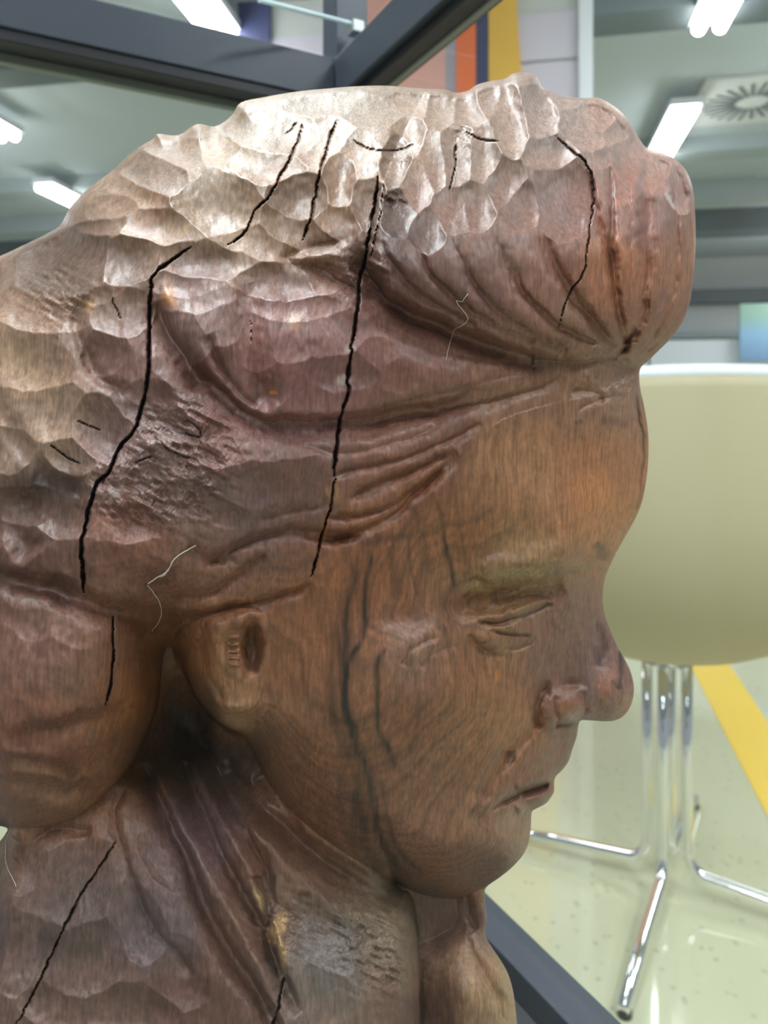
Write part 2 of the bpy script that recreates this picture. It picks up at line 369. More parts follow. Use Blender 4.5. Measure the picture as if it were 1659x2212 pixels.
groove([(-60,1640),(50,1640),(130,1660),(170,1680)], 16, 14, 0.3)
# ---- hair strokes swept back from the temple
for P, w, dd, a in [
  ([(740,935),(850,912),(960,890),(1060,872),(1130,850),(1225,815)], 9, 16, .3),
  ([(700,1030),(790,1010),(880,985),(1000,935),(1045,915)], 9, 14, .3),
  ([(740,1075),(830,1042),(900,1012),(990,968)], 12, 24, .3),
  ([(690,1115),(800,1108),(890,1065),(965,1010)], 10, 18, .3),
  ([(800,700),(900,740),(1000,770),(1080,785),(1180,790)], 9, 8, 0),
  ([(760,900),(880,870),(1000,840),(1150,800)], 8, 7, 0),
  ([(640,960),(740,980),(840,960),(960,915)], 9, 8, 0),
  ([(560,1120),(640,1110),(720,1085)], 10, 8, 0),
  ([(430,1230),(520,1180),(600,1150),(700,1150),(790,1160)], 12, 22, .3),
  ([(380,1290),(460,1285),(530,1235),(580,1200)], 11, 18, .2),
  ([(370,1340),(440,1330),(520,1310),(600,1290),(680,1260)], 11, 20, .4),
  ([(400,1180),(450,1210),(520,1215)], 10, 10, 0),
  ([(990,970),(940,1035),(870,1096),(800,1140),(720,1160),(640,1158)], 12, 20, -.3),
  ([(1230,850),(1290,845),(1300,875)], 7, 12, 0), ([(1250,890),(1300,860),(1340,850)], 6, 9, 0)]:
    groove(P, w, dd, a)
# ---- topknot: deep fold underneath, creases running into the knot
groove([(775,540),(795,600),(840,650),(890,680),(960,712),(1040,745),(1130,775),(1200,790)], 20, 42, 0.2, 0.1, 0.25)
for P, w, dd in [
  ([(1255,330),(1285,450),(1322,560),(1340,660),(1350,745)], 11, 22),
  ([(1300,290),(1316,380),(1320,480),(1325,600),(1338,700),(1350,745)], 9, 18),
  ([(1385,310),(1397,400),(1400,480),(1397,580),(1388,670),(1368,745)], 13, 26),
  ([(1440,345),(1458,430),(1464,520),(1458,620),(1428,700),(1392,755)], 9, 20),
  ([(1485,420),(1492,520),(1485,620),(1455,700),(1410,760)], 7, 10),
  ([(1145,430),(1185,540),(1240,640),(1300,720),(1345,765)], 18, 24),
  ([(1060,500),(1110,600),(1180,690),(1290,752)], 13, 16),
  ([(960,480),(1030,620),(1110,700),(1230,762)], 13, 16),
  ([(870,470),(930,590),(1030,680),(1160,745)], 12, 16),
  ([(1200,560),(1230,640),(1290,700),(1330,750)], 8, 10),
  ([(1100,560),(1150,650),(1220,710),(1320,762)], 8, 10),
  ([(820,500),(860,590),(940,660),(1040,710)], 10, 14),
  ([(1350,330),(1362,450),(1362,580),(1362,690)], 7, 8)]:
    groove(P, w, dd, 0.2, 0.3, 0.05)
ridge([(1340,300),(1365,400),(1372,520),(1370,640),(1362,720)], 16, 10)
bump(1343, 545, 22, 130, -3, 12); bump(1430, 540, 22, 120, 3, 10)
groove([(1375,703),(1360,722),(1350,745),(1344,768)], 9, 46, 0, 0.2, 0.2)
groove([(1424,735),(1412,748),(1402,760)], 6, 26)
groove([(1397,640),(1400,665),(1392,700)], 6, 22)
bump(1360, 800, 60, 22, -20, -22); bump(1300, 810, 60, 16, 5, 8)
for i in range(9):
    groove([(1340 + i * 7, 775 + 3 * i), (1345 + i * 5, 800), (1320 + i * 7, 830 + (i % 3) * 8)], 4, 5 + (i % 3) * 2)

# ---- gouge scallops
TOP = [ # u, v, ru, rv, angle, depth, skew
 (600,285,140,52,6,26,.4),(575,352,100,48,10,22,.4),(700,300,80,62,-10,18,.3),(770,330,58,64,8,20,.3),(830,240,110,45,2,14,.3),(900,225,80,38,0,14,.2),(700,228,110,36,-4,12,.2),
 (385,322,80,38,18,22,.4),(470,322,60,40,-6,18,.4),(345,372,110,44,20,22,.3),(300,420,80,34,20,18,.3),(475,438,112,68,22,30,.4),(430,395,60,40,30,16,.3),(250,440,70,32,-15,22,.4),(215,490,110,24,-18,16,.3),(335,480,80,48,12,22,.4),
 (130,570,118,72,-22,40,.2),(275,560,75,55,-12,24,.3),(60,650,130,62,12,22,.4),(240,640,60,40,0,14,.3),(45,780,110,80,25,24,.4),(100,880,90,70,35,22,.3),(20,850,90,90,0,16,.3),
 (650,425,72,62,-15,30,.3),(640,492,100,52,20,24,.3),(735,378,40,68,4,30,.3),(790,430,40,60,0,20,.2),(720,470,60,50,30,18,.3),(560,520,110,50,20,20,.3),(450,560,120,44,0,22,.5),(400,610,80,38,0,16,.4),(520,560,70,40,0,16,.3),(600,600,100,46,6,26,.4),(690,590,70,44,0,18,.3),
 (862,335,34,70,12,26,.2),(880,300,44,60,0,20,.2),(905,395,44,80,6,24,.2),(940,350,50,80,0,24,.2),(985,330,48,92,4,26,.2),(975,440,60,62,0,20,.3),(1030,430,46,62,4,22,.2),(870,450,44,60,4,20,.2),(920,480,44,60,-6,18,.2),(1040,330,44,80,0,22,.2),
 (1103,262,44,78,-8,34,.1),(1165,255,42,70,-14,26,.2),(1190,320,62,52,10,28,.3),(1085,390,52,62,0,20,.2),(1130,440,48,56,0,16,.2),(1215,415,66,95,-4,22,.1),(1250,280,60,46,20,22,.2),(1290,255,52,34,30,20,.2),(1325,285,46,30,35,16,.2),(1350,330,32,60,-10,12,.1),(1420,372,38,46,-30,16,.2),(1465,400,30,60,-15,14,.2),(1065,220,40,40,-40,20,.2),(1010,240,46,40,0,20,.2),(955,240,50,50,0,20,.2),
 (260,670,70,60,0,20,.3),(225,760,50,50,0,14,.3),(420,640,80,44,0,18,.3),(470,690,60,50,20,16,.2),(400,720,50,60,-10,14,.2),(650,660,100,36,0,18,.4),(620,730,60,50,0,14,.2),(720,720,60,60,0,14,.2),(740,800,80,40,0,12,.2),(560,740,40,60,0,14,.2),
 (230,930,90,60,30,26,.3),(330,900,90,40,25,16,.2),(320,870,60,50,0,14,.2),(150,980,60,40,30,16,.2),(320,1020,60,50,0,16,.2),(400,1010,70,40,20,16,.2),(360,1060,60,36,10,20,.3),(430,1080,60,40,0,18,.3),(470,960,90,50,10,16,.2),(560,1040,110,50,-10,16,.2),(600,960,90,40,0,12,.2),(480,1100,60,36,20,14,.2),(60,1090,90,40,4,16,.3),(150,1120,70,40,0,12,.3),(300,1130,60,40,0,12,.2),
 (-40,600,100,70,0,20,.2),(-100,760,100,90,0,20,.2),(-100,950,100,90,0,20,.2),(-90,1150,90,90,0,20,.2),(0,960,70,60,20,20,.2)]
BROWN = {(650,425):.68,(735,378):.78,(345,372):.78,(475,438):.86,(130,570):.66,(215,490):.85,(275,560):.8,(790,430):.8,(870,450):.7,(920,480):.7,(985,330):.9,(1215,415):.82,(330,900):.85,(740,800):.85,(640,492):.88,(862,335):.75}
for a in TOP: scoop(a[0], a[1], a[2] * 1.12, a[3] * 1.12, a[4], a[5] * (2.0 if a[0] > 850 else (.9 if a[1] > 615 and a[0] > 330 else 1.6)), a[6], tone=BROWN.get((a[0], a[1]), rng.uniform(.92, 1.1)))
# smaller strokes over the rest of the hair, and on the flattened garment
pts = []
for k in range(9000):
    u, v = rng.uniform(-220, 1500), rng.uniform(160, 1350)
    j = min(np.searchsorted(us, u), NU - 1); i = min(np.searchsorted(vs, v), NV - 1)
    if not inS[i, j] or lab[i, j] not in (2, 3): continue
    if lab[i, j] == 2 and v > 1040 and u > 450: continue
    if lab[i, j] == 3 and v > 400: continue
    if rng.random() < .3 or (330 < u < 800 and 620 < v < 940): continue
    if all((u - a) ** 2 + (v - b) ** 2 > 62 ** 2 for a, b in pts): pts.append((u, v))
small = np.zeros(U.shape)
for (u, v) in pts:
    up = fade((700 - v) / 300)
    scoop(u, v, rng.uniform(44, 84), rng.uniform(30, 54), rng.uniform(-10, 50), rng.uniform(6, 13) * (0.45 + 0.6 * up), rng.uniform(.1, .5), carve, rng.uniform(.88, 1.06))
lo = fade((480 + 0 * V - V) / 1) # noqa
h -= np.where(inH & (lab != 1), carve * (1 + 1.0 * (1 - gS)), 0)
# garment facets
gsm = np.zeros(U.shape)
for a in [(150,1920,140,90,-40,12),(60,2050,110,100,-50,14),(180,2080,130,80,-40,14),(120,2170,90,60,30,12),(280,2180,120,60,0,12),(300,2000,60,110,-30,14),(380,2100,70,90,-30,12),(350,1860,40,80,-35,10),(700,2020,60,110,-40,14),(800,2060,60,110,-30,12),(780,1960,120,40,32,10),(840,2160,50,90,-10,12),(700,2160,70,80,-20,12),(60,1880,60,60,0,10),(250,2300,150,80,0,12)]:
    scoop(*a[:5], a[5] * 1.5, 0.2, gsm)
h -= np.where(~inH & inG, gsm, 0)
# garment folds: long bands falling from the neck
for P, w, dd, a in [
  ([(310,1640),(360,1760),(420,1880),(470,2010),(540,2110),(620,2240)], 20, 40, .5),
  ([(390,1640),(440,1760),(500,1880),(560,1990),(590,2060),(650,2200)], 16, 34, .4),
  ([(440,1600),(500,1720),(560,1850),(600,1960)], 13, 24, .3),
  ([(480,1640),(560,1740),(680,1850),(800,1930),(880,1960)], 24, 34, .3),
  ([(560,1660),(640,1790),(760,1880),(860,1930)], 22, 26, .3),
  ([(270,1700),(250,1760),(270,1850),(300,1940),(360,2030),(420,2110)], 12, 14, .4),
  ([(550,1890),(580,1950),(585,2040),(610,2110)], 9, 26, 0),
  ([(30,1860),(100,1800),(200,1790)], 14, 14, 0)]:
    groove(P, w, dd, a, 0.08, 0.1)
ridge([(340,1650),(400,1790),(470,1930),(540,2050),(600,2140)], 15, 16)
ridge([(420,1640),(480,1770),(540,1880),(580,1990)], 12, 14)
ridge([(500,1760),(600,1850),(700,1950),(860,1990)], 16, 12)
bump(605, 1985, 22, 55, 15, -26); ridge([(590,1975),(602,2010),(612,2060)], 7, 20); bump(600, 2020, 12, 30, 0, 12)
bump(420, 1560, 60, 120, -20, -30)
# far shoulder / hand
groove([(1000,2010),(1040,2080),(1070,2150),(1080,2212)], 10, 12); groove([(1012,1930),(1015,1975),(1030,2010)], 8, 18)
ridge([(990,2000),(1060,2080),(1100,2160)], 20, 14); bump(950, 1990, 70, 40, 0, -36)

FK = 1.6
# ---- face
_g, _b = groove, bump
def groove(P, w, dep, asym=0.0, ta=0.15, tb=0.15): _g(P, w, dep * FK, asym, ta, tb)
def bump(cu, cv, ru, rv, ang, dep, p=1.0): _b(cu, cv, ru, rv, ang, dep * 1.25, p)
ridge([(1000,1262),(1060,1238),(1130,1215),(1200,1205),(1265,1205)], 30, 18, 0, .3, .2)   # brow
FK = 1.1
groove([(960,1335),(1020,1305),(1100,1290),(1180,1284),(1225,1275)], 24, 30, 0, .3, .2)    # hollow over the lid
for P, w, d in [([(1040,1290),(1100,1270),(1150,1262),(1200,1250),(1262,1236),(1292,1212)], 8, 12), ([(1015,1250),(1050,1270),(1090,1274),(1130,1264)], 7, 10),
  ([(1120,1282),(1155,1280),(1190,1282)], 5, 7), ([(1060,1304),(1110,1296),(1175,1287)], 5, 7), ([(1130,1272),(1165,1270),(1195,1272)], 4, 5)]: groove(P, w, d)
bump(1098, 1352, 78, 40, -10, 30)                                                          # eyeball
ridge([(1040,1333),(1100,1321),(1150,1307),(1195,1299)], 8, 12)
groove([(1030,1347),(1080,1343),(1122,1333),(1165,1320),(1195,1306)], 7, 15)
groove([(1050,1322),(1100,1311),(1160,1297),(1195,1295)], 6, 10)
groove([(1058,1356),(1085,1368),(1120,1374),(1148,1369)], 5, 12, 0, .3, .2)                  # the lid slit
groove([(1008,1372),(1032,1396),(1062,1416),(1100,1420)], 7, 9)
groove([(1080,1404),(1112,1404),(1142,1390),(1165,1362)], 6, 11, 0, .3, .3)
bump(1055, 1388, 34, 18, 30, 12); bump(1140, 1342, 12, 18, 20, -9); bump(1176, 1338, 26, 34, 10, -20)
FK = 1.4
bump(905, 1395, 85, 42, -15, 12); groove([(905,1440),(940,1410),(990,1395)], 10, 5); bump(985, 1500, 120, 80, 20, 12)
bump(860, 1335, 60, 30, 0, -10); groove([(870,1440),(890,1400),(950,1380)], 8, 6)
bump(1330, 1080, 60, 60, 0, 6)
# nose
bump(1208, 1525, 42, 42, 0, 30, 1.2); bump(1245, 1530, 36, 34, 0, 18, 1.2); bump(1325, 1500, 48, 46, 0, 26)
groove([(1195,1470),(1172,1500),(1158,1540),(1160,1565),(1175,1580)], 10, 22, 0, .2, .2)
groove([(1200,1565),(1230,1562),(1262,1562)], 8, 20)
groove([(1203,1500),(1198,1530),(1210,1555)], 5, 6); groove([(1258,1495),(1262,1530),(1258,1550)], 9, 12)
bump(1235, 1478, 26, 12, 20, -14); ridge([(1180,1495),(1168,1515),(1150,1550)], 6, 8)
groove([(1290,1330),(1300,1400),(1295,1450)], 12, 6)
# cheek fold, mouth, chin
groove([(1165,1570),(1120,1610),(1090,1650),(1060,1700),(1045,1740)], 20, 14, 0.3)
groove([(1197,1692),(1170,1700),(1140,1712),(1110,1724),(1080,1742),(1052,1760)], 8, 26, 0.1, 0.02, 0.3)
groove([(1190,1697),(1160,1708),(1125,1722)], 9, 16)
ridge([(1190,1712),(1150,1735),(1110,1750)], 13, 12); ridge([(1205,1672),(1160,1690),(1110,1712)], 12, 8)
groove([(1152,1752),(1110,1766),(1060,1775),(1000,1770)], 26, 7); bump(1045, 1762, 26, 20, 0, -6)
bump(1060, 1840, 75, 50, -20, 18); bump(1215, 1600, 14, 40, 10, -6); bump(1100, 1635, 14, 20, 0, -6)
groove([(830,1925),(900,1870),(960,1850)], 18, 5)
# the second eyebrow seam and the ridge down the middle of the forehead
groove([(1372,840),(1382,900),(1388,980),(1386,1060),(1378,1110)], 6, 22, 0, .2, .2)
# temple hollows
bump(900, 1200, 90, 120, 0, -10); bump(1080, 1080, 160, 120, 0, 8); bump(780, 1500, 110, 160, 0, 8)
groove, bump = _g, _b
# ---- ear
EAR = bez([(372,1392),(388,1360),(430,1336),(490,1318),(545,1312),(578,1335),(585,1400),(575,1470),(562,1530),(545,1575),(522,1588),(498,1585),(470,1562),(430,1510),(400,1460),(380,1425),(372,1392)], 5)
dE, *_ = seg_dist(U, V, EAR); inE = inside(U, V, EAR); eb = fade((620 - U) / 120)
h += np.where(inE, 36 * dome(dE, 34) * fade((590 - U) / 90 + 0.1), 0)
lab[inE & (U < 572)] = 4
bump(543, 1400, 20, 52, 2, -52, 1.6); bump(508, 1395, 22, 38, -10, -22, 1.2)
for k in range(5): ridge([(492, 1372 + 15 * k), (520, 1378 + 15 * k)], 4, 7)
groove([(440,1350),(436,1420),(460,1480),(490,1530)], 9, 12); ridge([(425,1345),(418,1420),(445,1490),(490,1560)], 9, 7)
bump(512, 1545, 26, 24, 0, 9); groove([(555,1560),(580,1545),(590,1520)], 6, 8)

# ---- cracks (dark, deep, thin) : drawn into the wood
CRACKS = [
 ([(655,265),(637,320),(600,390),(578,430),(552,452),(538,490),(515,515),(492,530)], 2.6, 22),
 ([(727,258),(712,300),(700,345),(690,380),(680,425),(668,480),(655,520)], 2.8, 22),
 ([(818,380),(812,420),(800,500),(790,550),(780,592),(773,640),(768,700),(758,755)], 4.0, 34),
 ([(762,745),(752,800),(750,850),(736,900),(727,960),(722,1030)], 4.2, 34),
 ([(722,1030),(718,1080),(700,1140),(690,1180),(680,1215),(672,1245)], 2.8, 24),
 ([(415,532),(375,560),(338,588),(326,615),(322,720),(320,820),(306,880),(290,930),(262,962),(240,1010),(222,1042)], 4.5, 36),
 ([(235,1020),(208,1046),(196,1090),(186,1130),(176,1180),(178,1230),(182,1280)], 5.0, 38),
 ([(244,1330),(243,1360),(243,1430),(240,1480),(226,1522)], 3.2, 26),
 ([(1195,290),(1235,325),(1265,352),(1280,395),(1280,450),(1268,540),(1258,595),(1230,630),(1218,670),(1205,706)], 2.2, 16),
 ([(986,312),(982,360),(972,412)], 2.0, 14),
 ([(252,1815),(210,1880),(165,1950),(125,2030),(90,2110),(30,2222)], 2.2, 16),
 ([(612,2110),(604,2160),(590,2222)], 3.2, 20),
 ([(830,395),(818,480),(800,560)], 1.8, 12),
 ([(110,960),(140,985),(172,1002)], 2.4, 12), ([(165,908),(190,918),(218,930)], 1.8, 9), ([(760,300),(800,322),(860,325),(895,310)], 1.8, 9),
 ([(1005,285),(1040,302),(1080,304)], 2.0, 10), ([(240,640),(252,670),(262,690)], 1.8, 8), ([(640,265),(620,290)], 1.6, 8),
 ([(400,905),(430,925),(432,945),(400,935)], 2.0, 8), ([(330,940),(370,975),(410,990)], 2.0, 8), ([(290,1000),(330,985)], 2.0, 8),
 ([(540,690),(545,740)], 1.6, 6), ([(1150,760),(1152,800)], 1.4, 6)]
crackmask = np.zeros(U.shape)
UC = U + 5 * vnoise(13, 13, 21) + 2.2 * vnoise(5, 5, 22)
for P, w, dep in CRACKS:
    P = bez(P, 5); sl = win(P, 16); d, t, s, _ = seg_dist(UC[sl], V[sl], P)
    tp = fade(t / .12) * fade((1 - t) / .12); ww = w * .6 * (0.5 + 0.6 * tp) * (1 + 0.7 * vnoise(9, 22, 23)[sl])
    m = np.exp(-(d / ww) ** 4) * fade(t / .02)
    h[sl] -= dep * m * (0.4 + 0.6 * tp); crackmask[sl] = np.maximum(crackmask[sl], m)
# fine relief
hairmask = ((lab == 2) | (lab == 3)).astype(float)
h += vnoise(34, 34, 31) * 3 + vnoise(12, 16, 32) * 1.6 * (0.5 + 0.5 * hairmask) + vnoise(6, 26, 33) * 0.9
# tear-outs: short fibrous steps on the rough patches
rough = np.zeros(U.shape)
for (u, v, r) in [(370,960,90),(400,1060,80),(330,1010,60),(300,1070,70),(230,1040,50),(858,335,36),(1000,285,30),(60,900,0),(130,640,60),(780,2030,80),(840,2080,60),(440,950,60),(600,2000,60),(840,430,34),(780,600,60),(1330,830,60)]:
    if r: rough += np.exp(-((U - u) ** 2 + (V - v) ** 2) / r ** 2)
rough = np.clip(rough, 0, 1)
tr = vnoise(26, 9, 41, U * .9 + V * .45, V * .9 - U * .45)
h += rough * (np.round(tr * 5) / 5 * 16 + vnoise(5, 5, 42) * 3)

# ---- colour of the wood (stains, heartwood, streaks) with its shading mixed in
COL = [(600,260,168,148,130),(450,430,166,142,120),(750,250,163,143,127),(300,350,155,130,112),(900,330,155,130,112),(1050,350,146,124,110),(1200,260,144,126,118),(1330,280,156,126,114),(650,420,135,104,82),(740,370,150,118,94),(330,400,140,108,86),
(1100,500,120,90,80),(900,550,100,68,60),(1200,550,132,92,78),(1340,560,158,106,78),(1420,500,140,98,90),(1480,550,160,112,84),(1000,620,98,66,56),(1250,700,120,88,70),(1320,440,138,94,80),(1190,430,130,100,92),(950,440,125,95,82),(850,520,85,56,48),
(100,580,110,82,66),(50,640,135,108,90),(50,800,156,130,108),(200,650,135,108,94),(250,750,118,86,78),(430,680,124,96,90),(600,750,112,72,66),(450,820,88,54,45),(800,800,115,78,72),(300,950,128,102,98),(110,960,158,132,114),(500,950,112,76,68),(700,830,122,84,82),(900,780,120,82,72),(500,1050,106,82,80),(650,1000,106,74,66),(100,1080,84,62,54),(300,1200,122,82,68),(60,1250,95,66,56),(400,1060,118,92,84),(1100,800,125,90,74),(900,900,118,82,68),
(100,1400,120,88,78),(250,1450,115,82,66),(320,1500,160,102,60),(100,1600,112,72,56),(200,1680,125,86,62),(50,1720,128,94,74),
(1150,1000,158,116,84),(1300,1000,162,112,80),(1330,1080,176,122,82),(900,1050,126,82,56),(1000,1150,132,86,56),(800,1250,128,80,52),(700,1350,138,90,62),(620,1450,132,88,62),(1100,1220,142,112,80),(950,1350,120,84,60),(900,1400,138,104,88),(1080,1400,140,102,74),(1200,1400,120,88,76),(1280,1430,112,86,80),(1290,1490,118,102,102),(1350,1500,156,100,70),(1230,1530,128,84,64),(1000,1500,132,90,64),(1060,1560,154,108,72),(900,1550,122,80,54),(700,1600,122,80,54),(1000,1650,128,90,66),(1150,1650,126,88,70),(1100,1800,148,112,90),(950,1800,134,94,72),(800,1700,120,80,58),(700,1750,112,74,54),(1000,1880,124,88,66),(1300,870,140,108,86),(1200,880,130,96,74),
(450,1450,142,98,64),(520,1530,160,122,94),(420,1590,44,36,31),(350,1520,54,44,37),(500,1650,62,48,40),(450,1800,108,86,86),(150,2000,98,80,76),(200,2150,108,84,76),(350,2000,98,84,86),(550,1850,114,80,66),(600,1950,106,84,72),(700,2050,108,100,98),(800,2000,122,106,88),(700,1880,114,86,70),(450,2150,92,64,55),(500,2000,108,80,68),  # near-black neck entries paint the shade of the recess
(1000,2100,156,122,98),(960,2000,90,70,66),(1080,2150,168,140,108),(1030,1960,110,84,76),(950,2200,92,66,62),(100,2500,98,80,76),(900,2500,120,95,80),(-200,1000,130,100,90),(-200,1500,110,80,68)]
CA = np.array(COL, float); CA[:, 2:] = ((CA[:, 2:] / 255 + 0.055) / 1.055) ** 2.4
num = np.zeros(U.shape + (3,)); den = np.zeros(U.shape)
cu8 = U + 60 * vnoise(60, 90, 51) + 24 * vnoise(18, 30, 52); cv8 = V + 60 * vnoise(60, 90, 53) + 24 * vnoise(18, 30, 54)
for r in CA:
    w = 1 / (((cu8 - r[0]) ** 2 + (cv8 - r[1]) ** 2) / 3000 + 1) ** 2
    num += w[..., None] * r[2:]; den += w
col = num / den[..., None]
# growth rings: planes through the block, so they trace the relief like contour lines
ring = h * 0.10 + U * 0.012 + 1.6 * vnoise(120, 220, 61) + 0.5 * vnoise(30, 80, 62)
facem = (lab == 1) | (lab == 4)
g = 0.5 + 0.5 * np.sin(ring * 2 * np.pi / 1.9); g2 = 0.5 + 0.5 * np.sin(ring * 2 * np.pi / 0.73 + 1)
amt = np.where(facem, 1.0, 0.35) * fade((1180 - U) / 300 + 0.35)
col *= (1 - amt * (0.22 * g ** 3 + 0.16 * g2 ** 3))[..., None]
def stain_and_shade(P, w, k, tint=(1, .92, .92), pw=2.0, ta=.1):  # dark streaks and crevice dirt, also shade painted in hairline and neck recess
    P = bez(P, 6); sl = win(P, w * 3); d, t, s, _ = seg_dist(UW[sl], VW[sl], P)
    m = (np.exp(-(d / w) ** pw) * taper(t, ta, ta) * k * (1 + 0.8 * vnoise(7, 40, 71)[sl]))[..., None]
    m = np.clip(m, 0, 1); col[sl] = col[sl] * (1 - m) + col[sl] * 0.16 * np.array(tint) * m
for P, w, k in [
 ([(772,1180),(762,1260),(750,1330),(742,1420),(743,1500),(758,1580),(785,1650),(800,1720),(815,1790),(845,1850),(905,1905)], 9, .85),
 ([(805,1180),(792,1240),(788,1310),(780,1380),(758,1415),(748,1460),(750,1540),(768,1600)], 6, .9),
 ([(730,1330),(715,1420),(712,1500),(730,1580),(760,1650),(775,1740),(800,1820)], 8, .5),
 ([(834,1395),(818,1440),(812,1510),(820,1570),(838,1620),(850,1670)], 5, .85),
 ([(900,1440),(905,1500),(900,1560),(880,1640)], 5, .3),
 ([(945,1080),(955,1150),(975,1230),(985,1270)], 4, .75), ([(905,1100),(915,1180),(930,1240)], 8, .35), ([(840,1180),(850,1240),(860,1290)], 7, .4),
 ([(760,1700),(770,1760),(790,1830),(830,1880)], 13, .6), ([(820,1680),(835,1760),(860,1830),(920,1890)], 5, .7), ([(740,1640),(730,1740),(770,1830)], 8, .35),
 ([(990,1130),(1005,1200),(1015,1260)], 4, .35), ([(880,1150),(890,1230),(905,1290)], 3, .5),
 ([(1342,1400),(1341,1440),(1338,1480),(1320,1465)], 4, .8), ([(1300,1340),(1305,1400),(1295,1440)], 7, .45), ([(1290,1395),(1300,1430)], 8, .4),
 ([(1290,1170),(1300,1185),(1294,1205)], 9, .6), ([(1295,905),(1320,910),(1360,915)], 8, .4), ([(1240,918),(1260,912)], 5, .5),
 ([(1100,1620),(1102,1650)], 9, .6), ([(940,980),(965,975)], 8, .5), ([(560,1890),(600,1900)], 16, .5), ([(640,1940),(720,1980),(800,2040)], 22, .35),
 ([(80,2010),(150,2050),(220,2060)], 16, .35), ([(60,1040),(120,1050),(180,1060)], 22, .45), ([(380,1450),(400,1530),(440,1600),(520,1660)], 36, .35),  # last stroke darkens the neck recess as shade
 ([(1310,360),(1322,430),(1318,520),(1322,600)], 5, .45), ([(1130,775),(1180,785),(1240,790)], 10, .3),
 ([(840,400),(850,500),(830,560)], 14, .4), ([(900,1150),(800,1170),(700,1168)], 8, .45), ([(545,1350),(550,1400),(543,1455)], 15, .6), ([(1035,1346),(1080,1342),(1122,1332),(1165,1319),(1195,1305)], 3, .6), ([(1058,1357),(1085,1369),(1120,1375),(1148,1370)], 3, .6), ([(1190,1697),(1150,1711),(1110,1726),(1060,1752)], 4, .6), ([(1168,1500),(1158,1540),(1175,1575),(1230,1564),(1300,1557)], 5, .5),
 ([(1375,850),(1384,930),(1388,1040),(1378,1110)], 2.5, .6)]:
    stain_and_shade(P, w * 1.35, k)
def dab(cu, cv, ru, rv, ang, rgb, k):
    sl = win([(cu, cv)], max(ru, rv) * 2.5); a = math.radians(ang); du = UW[sl] - cu; dv = VW[sl] - cv
    x = (du * math.cos(a) + dv * math.sin(a)) / ru; y = (-du * math.sin(a) + dv * math.cos(a)) / rv
    m = (np.exp(-(x * x + y * y) ** 2) * k)[..., None]; col[sl] = col[sl] * (1 - m) + np.array(srgb(*rgb)) * m
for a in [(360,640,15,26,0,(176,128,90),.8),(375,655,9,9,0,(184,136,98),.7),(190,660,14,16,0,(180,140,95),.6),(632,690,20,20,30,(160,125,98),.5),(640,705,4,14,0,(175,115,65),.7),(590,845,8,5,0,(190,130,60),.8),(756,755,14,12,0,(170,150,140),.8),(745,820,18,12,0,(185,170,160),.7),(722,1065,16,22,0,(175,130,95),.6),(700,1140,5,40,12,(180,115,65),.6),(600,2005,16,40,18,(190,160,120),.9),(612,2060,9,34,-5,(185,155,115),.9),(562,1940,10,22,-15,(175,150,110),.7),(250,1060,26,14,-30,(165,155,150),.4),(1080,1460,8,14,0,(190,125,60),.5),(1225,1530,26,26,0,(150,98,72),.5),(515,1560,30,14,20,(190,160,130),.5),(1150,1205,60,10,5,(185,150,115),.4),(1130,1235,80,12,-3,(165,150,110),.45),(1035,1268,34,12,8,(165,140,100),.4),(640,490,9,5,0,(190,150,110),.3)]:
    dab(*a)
col *= np.where(inH & (lab != 1), TONE, 1)[..., None]
col *= (1 - 0.92 * crackmask)[..., None]
# dust caught in the open pores of the light top
col *= (1 + 0.22 * vnoise(9, 9, 81) + 0.18 * vnoise(4, 14, 82))[..., None]
lum = col.mean(-1, keepdims=True); col = np.clip((lum + (col - lum) * 1.06) * np.array([.985, .95, .925]), 0.003, 0.9)

# ---- build the solid: near side, far side, one seam
hz = np.maximum(h0 * gS + (h - h0) * fade(dS / 22), 2 * np.clip(dS / 6, 0, 1))
keep = inS.copy()
q = keep[:-1, :-1] | keep[1:, :-1] | keep[:-1, 1:] | keep[1:, 1:]
# snap outside corners of the rim cells on to the outline
used = np.zeros(U.shape, bool)
used[:-1, :-1] |= q; used[1:, :-1] |= q; used[:-1, 1:] |= q; used[1:, 1:] |= q
rim = used & ~inS
ru, rv = U[rim], V[rim]; bu, bv = ru.copy(), rv.copy(); bd = np.full(ru.shape, 1e9)
for i in range(len(S) - 1):
    ax, ay = S[i, 0], S[i, 1]; dx, dy = S[i + 1, 0] - ax, S[i + 1, 1] - ay; L = dx * dx + dy * dy + 1e-9
    t = np.clip(((ru - ax) * dx + (rv - ay) * dy) / L, 0, 1); x = ax + t * dx; y = ay + t * dy
    d = (ru - x) ** 2 + (rv - y) ** 2; k = d < bd; bd[k] = d[k]; bu[k] = x[k]; bv[k] = y[k]
UU, VV, HH = U.copy(), V.copy(), hz.copy(); UU[rim] = bu; VV[rim] = bv; HH[rim] = 0
def pos(sgn):
    D = SAG - sgn * HH * HS
    Dz = D + (SAG - D) * fade((VV - 2230) / 330)      # below the frame the sides drop straight to the plinth
    return np.stack([(UU - CX) / F * D, D, (HZ - VV) / F * Dz], -1)
BUST_LOC = Vector((0, SAG, EYE - 0.341))
Pn, Pf = pos(1), pos(-1)
def normals(P):
    a = np.zeros_like(P); b = np.zeros_like(P)
    a[:, 1:-1] = P[:, 2:] - P[:, :-2]; b[1:-1] = P[2:] - P[:-2]
    n = np.cross(a, b); n /= np.linalg.norm(n, axis=-1, keepdims=True) + 1e-12; return n
Nn = normals(Pn); Nf = -normals(Pf)
Nn[(Nn * Pn).sum(-1) > 0] *= -1; Nf[(Nf * Pf).sum(-1) < 0] *= -1   # near side faces the camera, far side away
qi, qj = np.nonzero(q)
ql = lab[qi, qj]
